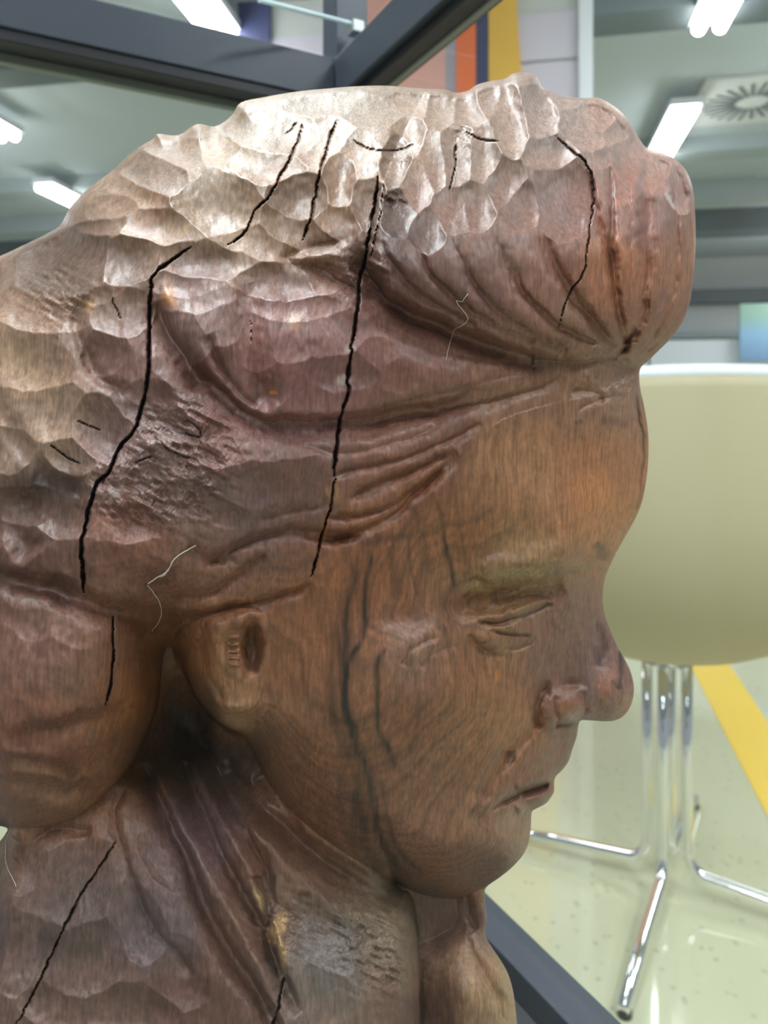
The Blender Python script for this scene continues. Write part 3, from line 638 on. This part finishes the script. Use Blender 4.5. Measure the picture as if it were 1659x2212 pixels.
def shell(name, ids, m, parent, which=2):
    k = np.isin(ql, ids); i, j = qi[k], qj[k]; n = len(i)
    quad = np.stack([i * NU + j, i * NU + j + 1, (i + 1) * NU + j + 1, (i + 1) * NU + j], 1)   # seen from the camera: clockwise
    # far side at a third of the density would open seams, so it keeps the same grid
    near = quad[:, ::-1]; far = quad + NU * NV
    faces = np.vstack([near, far]) if which == 2 else (near if which == 0 else far); uniq, inv = np.unique(faces.ravel(), return_inverse=True)
    A = np.vstack([Pn.reshape(-1, 3), Pf.reshape(-1, 3)])[uniq]; N = np.vstack([Nn.reshape(-1, 3), Nf.reshape(-1, 3)])[uniq]
    A = A + np.array([0, 0, EYE]) - np.array(BUST_LOC)
    c = np.vstack([col.reshape(-1, 3), col.reshape(-1, 3)])[uniq]
    me = bpy.data.meshes.new(name); me.vertices.add(len(uniq)); me.vertices.foreach_set('co', A.astype(np.float32).ravel())
    nf = len(faces); me.loops.add(nf * 4); me.loops.foreach_set('vertex_index', inv.astype(np.int32).ravel())
    me.polygons.add(nf); me.polygons.foreach_set('loop_start', np.arange(nf, dtype=np.int32) * 4)
    me.update(calc_edges=True); me.shade_smooth()
    ca = me.color_attributes.new('tint', 'FLOAT_COLOR', 'POINT')
    ca.data.foreach_set('color', np.hstack([c, np.ones((len(c), 1))]).astype(np.float32).ravel())
    me.normals_split_custom_set_from_vertices(N.astype(np.float32))
    return link(name, me, parent, m)

def wood_material(name, rough_base, coat):
    m = bpy.data.materials.new(name); m.use_nodes = True; nt = m.node_tree; b = nt.nodes['Principled BSDF']; L = nt.links.new
    at_ = nt.nodes.new('ShaderNodeAttribute'); at_.attribute_name = 'tint'
    tc = nt.nodes.new('ShaderNodeTexCoord')
    def noise(scale, st, det=4):
        mp = nt.nodes.new('ShaderNodeMapping'); mp.inputs['Scale'].default_value = st; mp.inputs['Rotation'].default_value = (0.12, 0.1, 0)
        L(tc.outputs['Object'], mp.inputs[0]); n = nt.nodes.new('ShaderNodeTexNoise'); n.inputs['Scale'].default_value = scale; n.inputs['Detail'].default_value = det
        L(mp.outputs[0], n.inputs['Vector']); return n.outputs['Fac']
    fine = noise(900, (1, 1, 0.13), 3); mid = noise(260, (1, 1, 0.22), 4); spk = noise(1500, (1, 1, 0.5), 2)
    def rng_(x, a, b_, lo=0.3, hi=0.7):
        r = nt.nodes.new('ShaderNodeMapRange'); r.inputs[1].default_value = lo; r.inputs[2].default_value = hi; r.inputs[3].default_value = a; r.inputs[4].default_value = b_
        L(x, r.inputs[0]); return r.outputs[0]
    def mul(a, b_):
        n = nt.nodes.new('ShaderNodeMath'); n.operation = 'MULTIPLY'; L(a, n.inputs[0]); L(b_, n.inputs[1]); return n.outputs[0]
    k = mul(mul(rng_(fine, .74, 1.22), rng_(mid, .88, 1.12)), rng_(spk, .9, 1.1))
    sc = nt.nodes.new('ShaderNodeVectorMath'); sc.operation = 'SCALE'; L(at_.outputs['Color'], sc.inputs[0]); L(k, sc.inputs['Scale'])
    L(sc.outputs[0], b.inputs['Base Color'])
    L(rng_(mid, rough_base - .08, rough_base + .12), b.inputs['Roughness'])
    ad = nt.nodes.new('ShaderNodeMath'); ad.operation = 'ADD'; L(fine, ad.inputs[0]); L(mid, ad.inputs[1])
    bp = nt.nodes.new('ShaderNodeBump'); bp.inputs['Strength'].default_value = .55; bp.inputs['Distance'].default_value = .00035
    L(ad.outputs[0], bp.inputs['Height']); L(bp.outputs[0], b.inputs['Normal'])
    b.inputs['Specular IOR Level'].default_value = .5; b.inputs['Coat Weight'].default_value = coat; b.inputs['Coat Roughness'].default_value = .36
    return m
WOOD = wood_material('waxed_carved_wood', .52, .14)
bust = thing('carved_bust', 'dark reddish brown carved wooden bust of a bowed head inside the glass case', 'sculpture', BUST_LOC)
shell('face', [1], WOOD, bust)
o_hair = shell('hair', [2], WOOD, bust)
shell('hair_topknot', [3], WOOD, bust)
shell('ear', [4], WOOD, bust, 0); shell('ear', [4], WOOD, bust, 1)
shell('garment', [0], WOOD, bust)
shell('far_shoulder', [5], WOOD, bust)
def surf(u, v, off=0.0):
    """a point on the near surface of the carving under picture position (u, v)"""
    j = min(np.searchsorted(us, u), NU - 1); i = min(np.searchsorted(vs, v), NV - 1)
    D = SAG - hz[i, j] * HS - off
    return Vector(((u - CX) / F * D, D, EYE + (HZ - v) / F * D))

# ------------------------------------------------------------------ display case
DC = 0.74
cc = np.array([(745 - CX) / F * DC, DC, 0.0])
eR = np.array([-(-849 / F), -1.0, 0]); eR /= np.linalg.norm(eR)          # right rail, towards the viewer
eL = np.array([-(3002 / F), -1.0, 0]); eL /= np.linalg.norm(eL)          # left rail
LR, LL = 0.55, 0.80
ZT, ZB = EYE + (HZ - 197) / F * DC, EYE - 0.7076 * .708 * DC
def CP(r, l, z): return cc + eR * r + eL * l + np.array([0, 0, z])
M_steel = mat('dark_painted_steel', srgb(58, 64, 76), rough=.42, spec=.5, var=.06, vscale=30, bump=.1, bscale=400)
M_rub = mat('black_gasket', srgb(24, 25, 32), rough=.5); M_gask = mat('grey_glazing_bead', srgb(120, 124, 116), rough=.45)
M_base = mat('dark_case_floor', srgb(70, 72, 78), rough=.6, var=.05)
case = thing('display_case', 'glass display case with dark steel frame enclosing the carved bust', 'display case', tuple(cc[:2]) + (0,))
w = .02
def rail(name, p, q_, m, hw=w, hh=w, parent=case, off=0):
    p, q_ = np.array(p), np.array(q_); d = q_ - p; L = np.linalg.norm(d); d = d / L
    side = np.cross(d, (0, 0, 1)); c = (p + q_) / 2 + np.array([0, 0, off])
    return MB().box(c, d * L / 2, side * hw, (0, 0, hh)).build(name, m, parent, bevel=.0012)
for z, nm in ((ZT, 'top_rail'), (ZB - .005, 'bottom_rail')):
    rail(nm, CP(w, 0, z), CP(LR - w, 0, z), M_steel, hw=.014 if nm == 'bottom_rail' else w); rail(nm, CP(0, w, z), CP(0, LL - w, z), M_steel)
    rail(nm, CP(LR, w, z), CP(LR, LL - w, z), M_steel); rail(nm, CP(w, LL, z), CP(LR - w, LL, z), M_steel)
for r, l in ((0, 0), (LR, 0), (0, LL), (LR, LL)):
    MB().box(CP(r, l, 1.15), eR * .017, eL * .017, (0, 0, 1.15)).build('post', M_steel, case, bevel=.0012)
rail('gasket', CP(w, .006, ZT - w - .004), CP(LR, .006, ZT - w - .004), M_rub, hw=.008, hh=.004)
rail('gasket', CP(.006, w, ZT - w - .005), CP(.006, LL, ZT - w - .005), M_rub, hw=.012, hh=.005)
rail('glazing_bead', CP(w, -.004, ZT - w - .005), CP(LR, -.004, ZT - w - .005), M_gask, hw=.003, hh=.005)
rail('glazing_bead', CP(-.010, w, ZT - w - .011), CP(-.010, LL, ZT - w - .011), M_gask, hw=.004, hh=.006)
MB().box(CP(LR / 2, LL / 2, ZB - .014), eR * LR / 2, eL * LL / 2, (0, 0, .008)).build('case_floor', M_base, case)
def glass_mat(name, tint=(0.97, 0.99, 0.99), ior=1.45):
    m = bpy.data.materials.new(name); m.use_nodes = True; nt = m.node_tree; nt.nodes.clear(); L = nt.links.new
    o = nt.nodes.new('ShaderNodeOutputMaterial'); t = nt.nodes.new('ShaderNodeBsdfTransparent'); t.inputs[0].default_value = (*tint, 1)
    g = nt.nodes.new('ShaderNodeBsdfGlossy'); g.inputs['Roughness'].default_value = .02
    f = nt.nodes.new('ShaderNodeFresnel'); f.inputs[0].default_value = ior; mx = nt.nodes.new('ShaderNodeMixShader')
    
    gm = nt.nodes.new('ShaderNodeNewGeometry'); ml = nt.nodes.new('ShaderNodeMath'); ml.operation = 'MULTIPLY_ADD'
    ml.inputs[1].default_value = -1; ml.inputs[2].default_value = 1; L(gm.outputs['Backfacing'], ml.inputs[0])
    m2 = nt.nodes.new('ShaderNodeMath'); m2.operation = 'MULTIPLY'; L(f.outputs[0], m2.inputs[0]); L(ml.outputs[0], m2.inputs[1])
    L(m2.outputs[0], mx.inputs[0]); L(t.outputs[0], mx.inputs[1]); L(g.outputs[0], mx.inputs[2]); L(mx.outputs[0], o.inputs[0]); return m
M_glass = glass_mat('clear_glass'); M_ar = glass_mat('anti_reflective_glass', (.99, .99, .99), 1.2)
def pane(name, c, ax, ay, th, m=None):
    n = np.cross(ax, ay); n = n / np.linalg.norm(n)
    return MB().box(c, ax, ay, n * th).build(name, m or M_glass, case)
zc, zh = (ZT + ZB) / 2, (ZT - ZB) / 2 - w
pane('glass_pane', CP(LR / 2, -.002, zc), eR * (LR / 2 - w), (0, 0, zh), .002)
pane('glass_pane', CP(-.002, LL / 2, zc), eL * (LL / 2 - w), (0, 0, zh), .002)
pane('glass_pane', CP(LR, LL / 2, zc), eL * (LL / 2 - w), (0, 0, zh), .002, M_ar)
pane('glass_pane', CP(LR / 2, LL, zc), eR * (LR / 2 - w), (0, 0, zh), .002)
pane('glass_top', CP(LR / 2, LL / 2, ZT + w + .003), eR * (LR / 2 - w), eL * (LL / 2 - w), .002)
# bright ground edge of the glass shelf held on a clip at the post
M_edge = mat('ground_glass_edge', srgb(205, 222, 228), rough=.25, var=.03)
e0, e1 = at(762, 52, DC - .03), at(560, 0, .63)
MB().tube([e0, e1], .0022, 8).build('glass_edge', M_edge, case)
MB().box(at(768, 62, DC - .035), eR * .007, eL * .006, (0, 0, .006)).build('shelf_clip', mat('chrome_clip', (.8, .8, .82), .15, 1.0), case, bevel=.001)

# ------------------------------------------------------------------ tub chair on a chrome pedestal
M_shell = mat('pale_olive_upholstery', srgb(178, 168, 136), rough=.65, var=.04, vscale=6, bump=.15, bscale=300)
M_chr = mat('polished_chrome', (.82, .83, .84), rough=.08, metal=1.0)
M_rubber = mat('black_glide', (.02, .02, .02), .5)
ch = Vector((.669, 1.75, 0))
chair = thing('tub_chair', 'pale olive tub chair on chrome tube pedestal with splayed feet beyond the case', 'chair', ch)
zb = EYE + (HZ - 1402) / F * 1.75; zt = EYE + (HZ - 822) / F * 1.62
b = MB(); nphi, nz = 64, 26
def shell_r(t): return .43 * (1 - (1 - t) ** 4.5) ** .5 * (1 + .05 * math.sin(t * 3.0))
opening = math.radians(50)
def shell_pt(ph, t, inner):
    back = 0.5 + 0.5 * math.cos(ph - math.radians(262))
    top = zb + (zt - zb) * (0.62 + 0.38 * back ** .35)
    z = zb + (top - zb) * t
    r = max(.03, shell_r(.02 + .98 * t)) - (0.028 if inner else 0)
    return (ch.x + math.cos(ph) * r * 1.0, ch.y + math.sin(ph) * r * .9, z + (.03 if inner and t < .9 else 0))
for inner in (False, True):
    for j in range(nz + 1):
        for i in range(nphi): b.v.append(shell_pt(2 * math.pi * i / nphi, j / nz, inner))
off = (nz + 1) * nphi
for s_ in (0, off):
    for j in range(nz):
        for i in range(nphi): b.f.append((s_ + j * nphi + i, s_ + j * nphi + (i + 1) % nphi, s_ + (j + 1) * nphi + (i + 1) % nphi, s_ + (j + 1) * nphi + i))
    b.f.append(tuple(s_ + i for i in range(nphi)))
for i in range(nphi): b.f.append((nz * nphi + i, nz * nphi + (i + 1) % nphi, off + nz * nphi + (i + 1) % nphi, off + nz * nphi + i))
b.build('seat_shell', M_shell, chair, smooth=True)
ph = [2 * math.pi * i / 64 for i in range(65)]
MB().tube([Vector(shell_pt(p, 1, False)) + Vector((-math.cos(p) * .013, -math.sin(p) * .013, .004)) for p in ph], .015, 10, False).build('shell_rim', mat('pale_rim_highlight', srgb(226, 232, 240), .3), chair, smooth=True)  # rim coloured pale for the light its edge catches
cs = MB()
n = len(cs.v)
for k in range(32):
    a = 2 * math.pi * k / 32
    for z_, r_ in ((zb + .12, .0), (zb + .2, .30), (zb + .26, .31), (zb + .3, .27), (zb + .31, 0)): cs.v.append((ch.x + r_ * math.cos(a), ch.y + r_ * .88 * math.sin(a), z_))
for k in range(32):
    for j in range(4): cs.f.append((5 * k + j, 5 * ((k + 1) % 32) + j, 5 * ((k + 1) % 32) + j + 1, 5 * k + j + 1))
cs.build('seat_cushion', M_shell, chair, smooth=True)
MB().tube([ch + Vector((0, 0, zb - .028)), ch + Vector((0, 0, zb - .012)), ch + Vector((0, 0, zb + .012))], [.055, .07, .085], 32).build('mounting_plate', M_chr, chair, smooth=True)
d1 = Vector((-.227, -.38, 0)).normalized(); d2 = Vector((.38, -.227, 0)).normalized()
for k, d in enumerate((d1, d2, -d1, -d2)):
    base = ch + d * .045
    reach = .44
    pts = [base + Vector((0, 0, zb - .01)), base + Vector((0, 0, .3)), base + Vector((0, 0, .112))]
    for a in np.linspace(0, 80, 7)[1:]:
        a = math.radians(a); pts.append(base + d * .045 * (1 - math.cos(a)) + Vector((0, 0, .112 - .045 * math.sin(a) * 1.25)))
    pts.append(ch + d * (reach * .6) + Vector((0, 0, .042))); pts.append(ch + d * reach + Vector((0, 0, .02)))
    leg = MB().tube(pts, .0125, 16).build('leg', M_chr, chair, smooth=True)
    e = ch + d * (reach - .012)
    MB().tube([e + Vector((0, 0, .0)), e + Vector((0, 0, .012)), e + Vector((0, 0, .02))], [.014, .014, .009], 16).build('glide', M_rubber, leg, smooth=False)
# yellow stripe inlaid in the floor
s0, s1 = np.array(onz(1512, 1400, 0)), np.array(onz(1700, 1720, 0)); dv = (s1 - s0) / np.linalg.norm(s1 - s0); sn = np.cross(dv, (0, 0, 1))
st = MB().box((s0 - dv * 1.0 + s1 + dv * .6) / 2 + np.array([0, 0, .0012]), (s1 - s0) / 2 + dv * .8, sn * .086, (0, 0, .001)).build('floor_stripe', mat('yellow_floor_tape', srgb(238, 200, 70), .3, var=.03))
tag(st, 'yellow stripe marked on the pale floor beside the tub chair', 'floor marking')

# ------------------------------------------------------------------ lamps: twin tube battens along the hall
M_tube = mat('lit_tube', (1, 1, 1), emit=16.0); M_body = mat('white_batten', srgb(220, 224, 228), .4)
def lamp(p, L, label, r=.0):
    p = np.array(p); root = thing('tube_lamp', label, 'ceiling lamp', tuple(p), 'twin tube lamps on the ceiling')
    MB().box(p + RD * L / 2 + np.array([0, 0, .045]), RD * (L / 2 + .02), RR * .085, (0, 0, .02)).build('lamp_body', M_body, root)
    MB().box(p + RD * L / 2 + np.array([0, 0, .1]), RD * .02, RR * .02, (0, 0, .05)).build('hanger', M_body, root)
    for s_ in (-1, 1):
        MB().tube([p + RR * .045 * s_ , p + RR * .045 * s_ + RD * L], .028, 12).build('tube', M_tube, root, smooth=True)
    return root
pA = np.array(onz(490, 92, LAMP_Z)); lamp(pA - RD * 1.3, 1.3, 'bright twin tube lamp above the left top rail of the case')
pB = np.array(onz(1532, 62, LAMP_Z)); lamp(pB - RD * 1.3, 1.3, 'bright twin tube lamp cut by the top edge at right')
pC = np.array(onz(1428, 335, LAMP_Z)); pC0 = np.array(onz(1482, 238, LAMP_Z)); lamp(pC0, .95, 'short bright twin tube lamp just above the hair topknot')
pD = np.array(onz(95, 405, LAMP_Z)); lamp(pD, 1.2, 'bright tube lamp beside the hair at the left')
pE = np.array(onz(20, 297, LAMP_Z)); lamp(pE - RD * .6, .6, 'small lit lamp at the far left edge below the rail')
# unseen area lights added to brighten the carving and, facing up, the ceiling
for (a, bb, e) in ((-.5, .2, 48), (1.5, .1, 40), (-.2, -1.8, 30), (2.8, 1.0, 30), (-3.8, 3.6, 30), (2.2, 3.6, 26), (-1.2, 6.0, 30), (3, 7.2, 30)):
    lu = bpy.data.lights.new('ceiling_fill_light', 'AREA'); lu.shape = 'RECTANGLE'; lu.size = .2; lu.size_y = 1.3; lu.energy = 18; lu.color = (.95, .98, 1.0)
    ou = bpy.data.objects.new('ceiling_fill_light', lu); C.objects.link(ou); ou.location = RP(a, bb, 2.5); ou.rotation_euler = (math.pi, 0, -YAW)
    ld = bpy.data.lights.new('added_hall_light', 'AREA'); ld.shape = 'RECTANGLE'; ld.size = .2; ld.size_y = 1.3; ld.energy = e; ld.color = (.95, .98, 1.0)
    lo_ = bpy.data.objects.new('added_hall_light', ld); C.objects.link(lo_); lo_.location = RP(a, bb, 2.78); lo_.rotation_euler = (0, 0, -YAW)
# round air diffuser on a square panel
pv = np.array(onz(1625, 215, 2.995)); vent = thing('air_diffuser', 'round slotted air diffuser on a pale ceiling panel at the right edge', 'air vent', tuple(pv))
MB().box(pv + np.array([0, 0, -.006]), RR * .34, RD * .34, (0, 0, .008)).build('panel', M_wall, vent)
for k in range(24):
    a = 2 * math.pi * k / 24; d = RR * math.cos(a) + RD * math.sin(a); t_ = np.cross(d, (0, 0, 1))
    MB().box(pv + d * .18 + np.array([0, 0, -.017]), d * .085, t_ * .008, (0, 0, .003)).build('slot', M_dbeam, vent)
# ------------------------------------------------------------------ far end of the hall
def wallbox(name, u0, v0, u1, v1, bd, th, m, label=None, cat=None, tozero=False, parent=None):
    a0, a1 = a_at(u0, bd), a_at(u1, bd); zt_, zb_ = z_at((u0 + u1) / 2, v0, bd), z_at((u0 + u1) / 2, v1, bd)
    if tozero: zb_ = 0
    o = MB().box(RP((a0 + a1) / 2, bd + th, (zt_ + zb_) / 2), RR * (a1 - a0) / 2, RD * th, (0, 0, (zt_ - zb_) / 2)).build(name, m, parent, bevel=.004)
    if label: tag(o, label, cat)
    return o
def poster_mat():
    m = bpy.data.materials.new('blue_green_print'); m.use_nodes = True; nt = m.node_tree; b = nt.nodes['Principled BSDF']; L = nt.links.new
    tc = nt.nodes.new('ShaderNodeTexCoord'); sp = nt.nodes.new('ShaderNodeSeparateXYZ'); L(tc.outputs['Generated'], sp.inputs[0])
    cr = nt.nodes.new('ShaderNodeValToRGB'); e = cr.color_ramp.elements; e[0].color = (*srgb(128, 162, 200), 1); e[1].color = (*srgb(160, 195, 180), 1); e[1].position = .8
    x = e.new(.45); x.color = (*srgb(150, 190, 225), 1); L(sp.outputs[2], cr.inputs[0]); L(cr.outputs[0], b.inputs['Base Color']); b.inputs['Roughness'].default_value = .4; return m
wallbox('wall_print', 1598, 655, 1740, 778, 7.8, .02, poster_mat(), 'blue and green print standing behind the tub chair at the right edge', 'poster')
wallbox('cabinet', 1405, 735, 1592, 800, 7.9, .3, M_white, 'white cabinet at the far end of the hall left of the print', 'cabinet', True)
wallbox('cabinet', 1240, 770, 1400, 800, 7.9, .3, M_white, 'low white cabinet at the far end just right of the carved forehead', 'cabinet', True)
# ------------------------------------------------------------------ loose fibres caught on the wood
M_fib = mat('white_lint', srgb(215, 208, 200), .8)
def fibre(P, label, r=.00016):
    Q = bez(P, 5); jit = np.random.default_rng(len(P)).normal(0, 1.3, Q.shape)
    pts = [surf(u + j[0], v + j[1], .0007) for (u, v), j in zip(Q, jit)]
    # keep the thread from diving into cracks
    for i in range(1, len(pts) - 1): pts[i] = (pts[i - 1] + pts[i] * 2 + pts[i + 1]) / 4
    o = MB().tube(pts, r, 5).build('lint_thread', M_fib, smooth=True); tag(o, label, 'lint thread'); return o
fibre([(985,650),(995,665),(1012,685),(1005,700),(982,712),(972,740),(962,780)], 'thin pale lint thread hanging below the hair topknot', .0001)
fibre([(1008,638),(998,652),(985,648)], 'tiny pale lint wisp at the top of the thread under the topknot', .00009)
fibre([(425,1180),(395,1192),(375,1210),(362,1235),(345,1248),(368,1228),(335,1250),(318,1262)], 'white lint thread caught on the hair above the ear', .0002)
fibre([(318,1262),(330,1278),(345,1300),(348,1325),(342,1345),(328,1362)], 'thin white lint thread curling down toward the ear', .00013)
fibre([(22,1790),(12,1830),(18,1880),(35,1915)], 'pale lint thread hanging under the hair bun at the left edge', .0001)
# low plinth that carries the carving inside the case
pz0, pz1 = ZB - .0055, BUST_LOC.z
plinth = MB().box((-.06, SAG, (pz0 + pz1) / 2), (.115, 0, 0), (0, .05, 0), (0, 0, (pz1 - pz0) / 2)).build('plinth', M_base, bevel=.002)
tag(plinth, 'low dark plinth under the carved bust on the case floor', 'plinth')
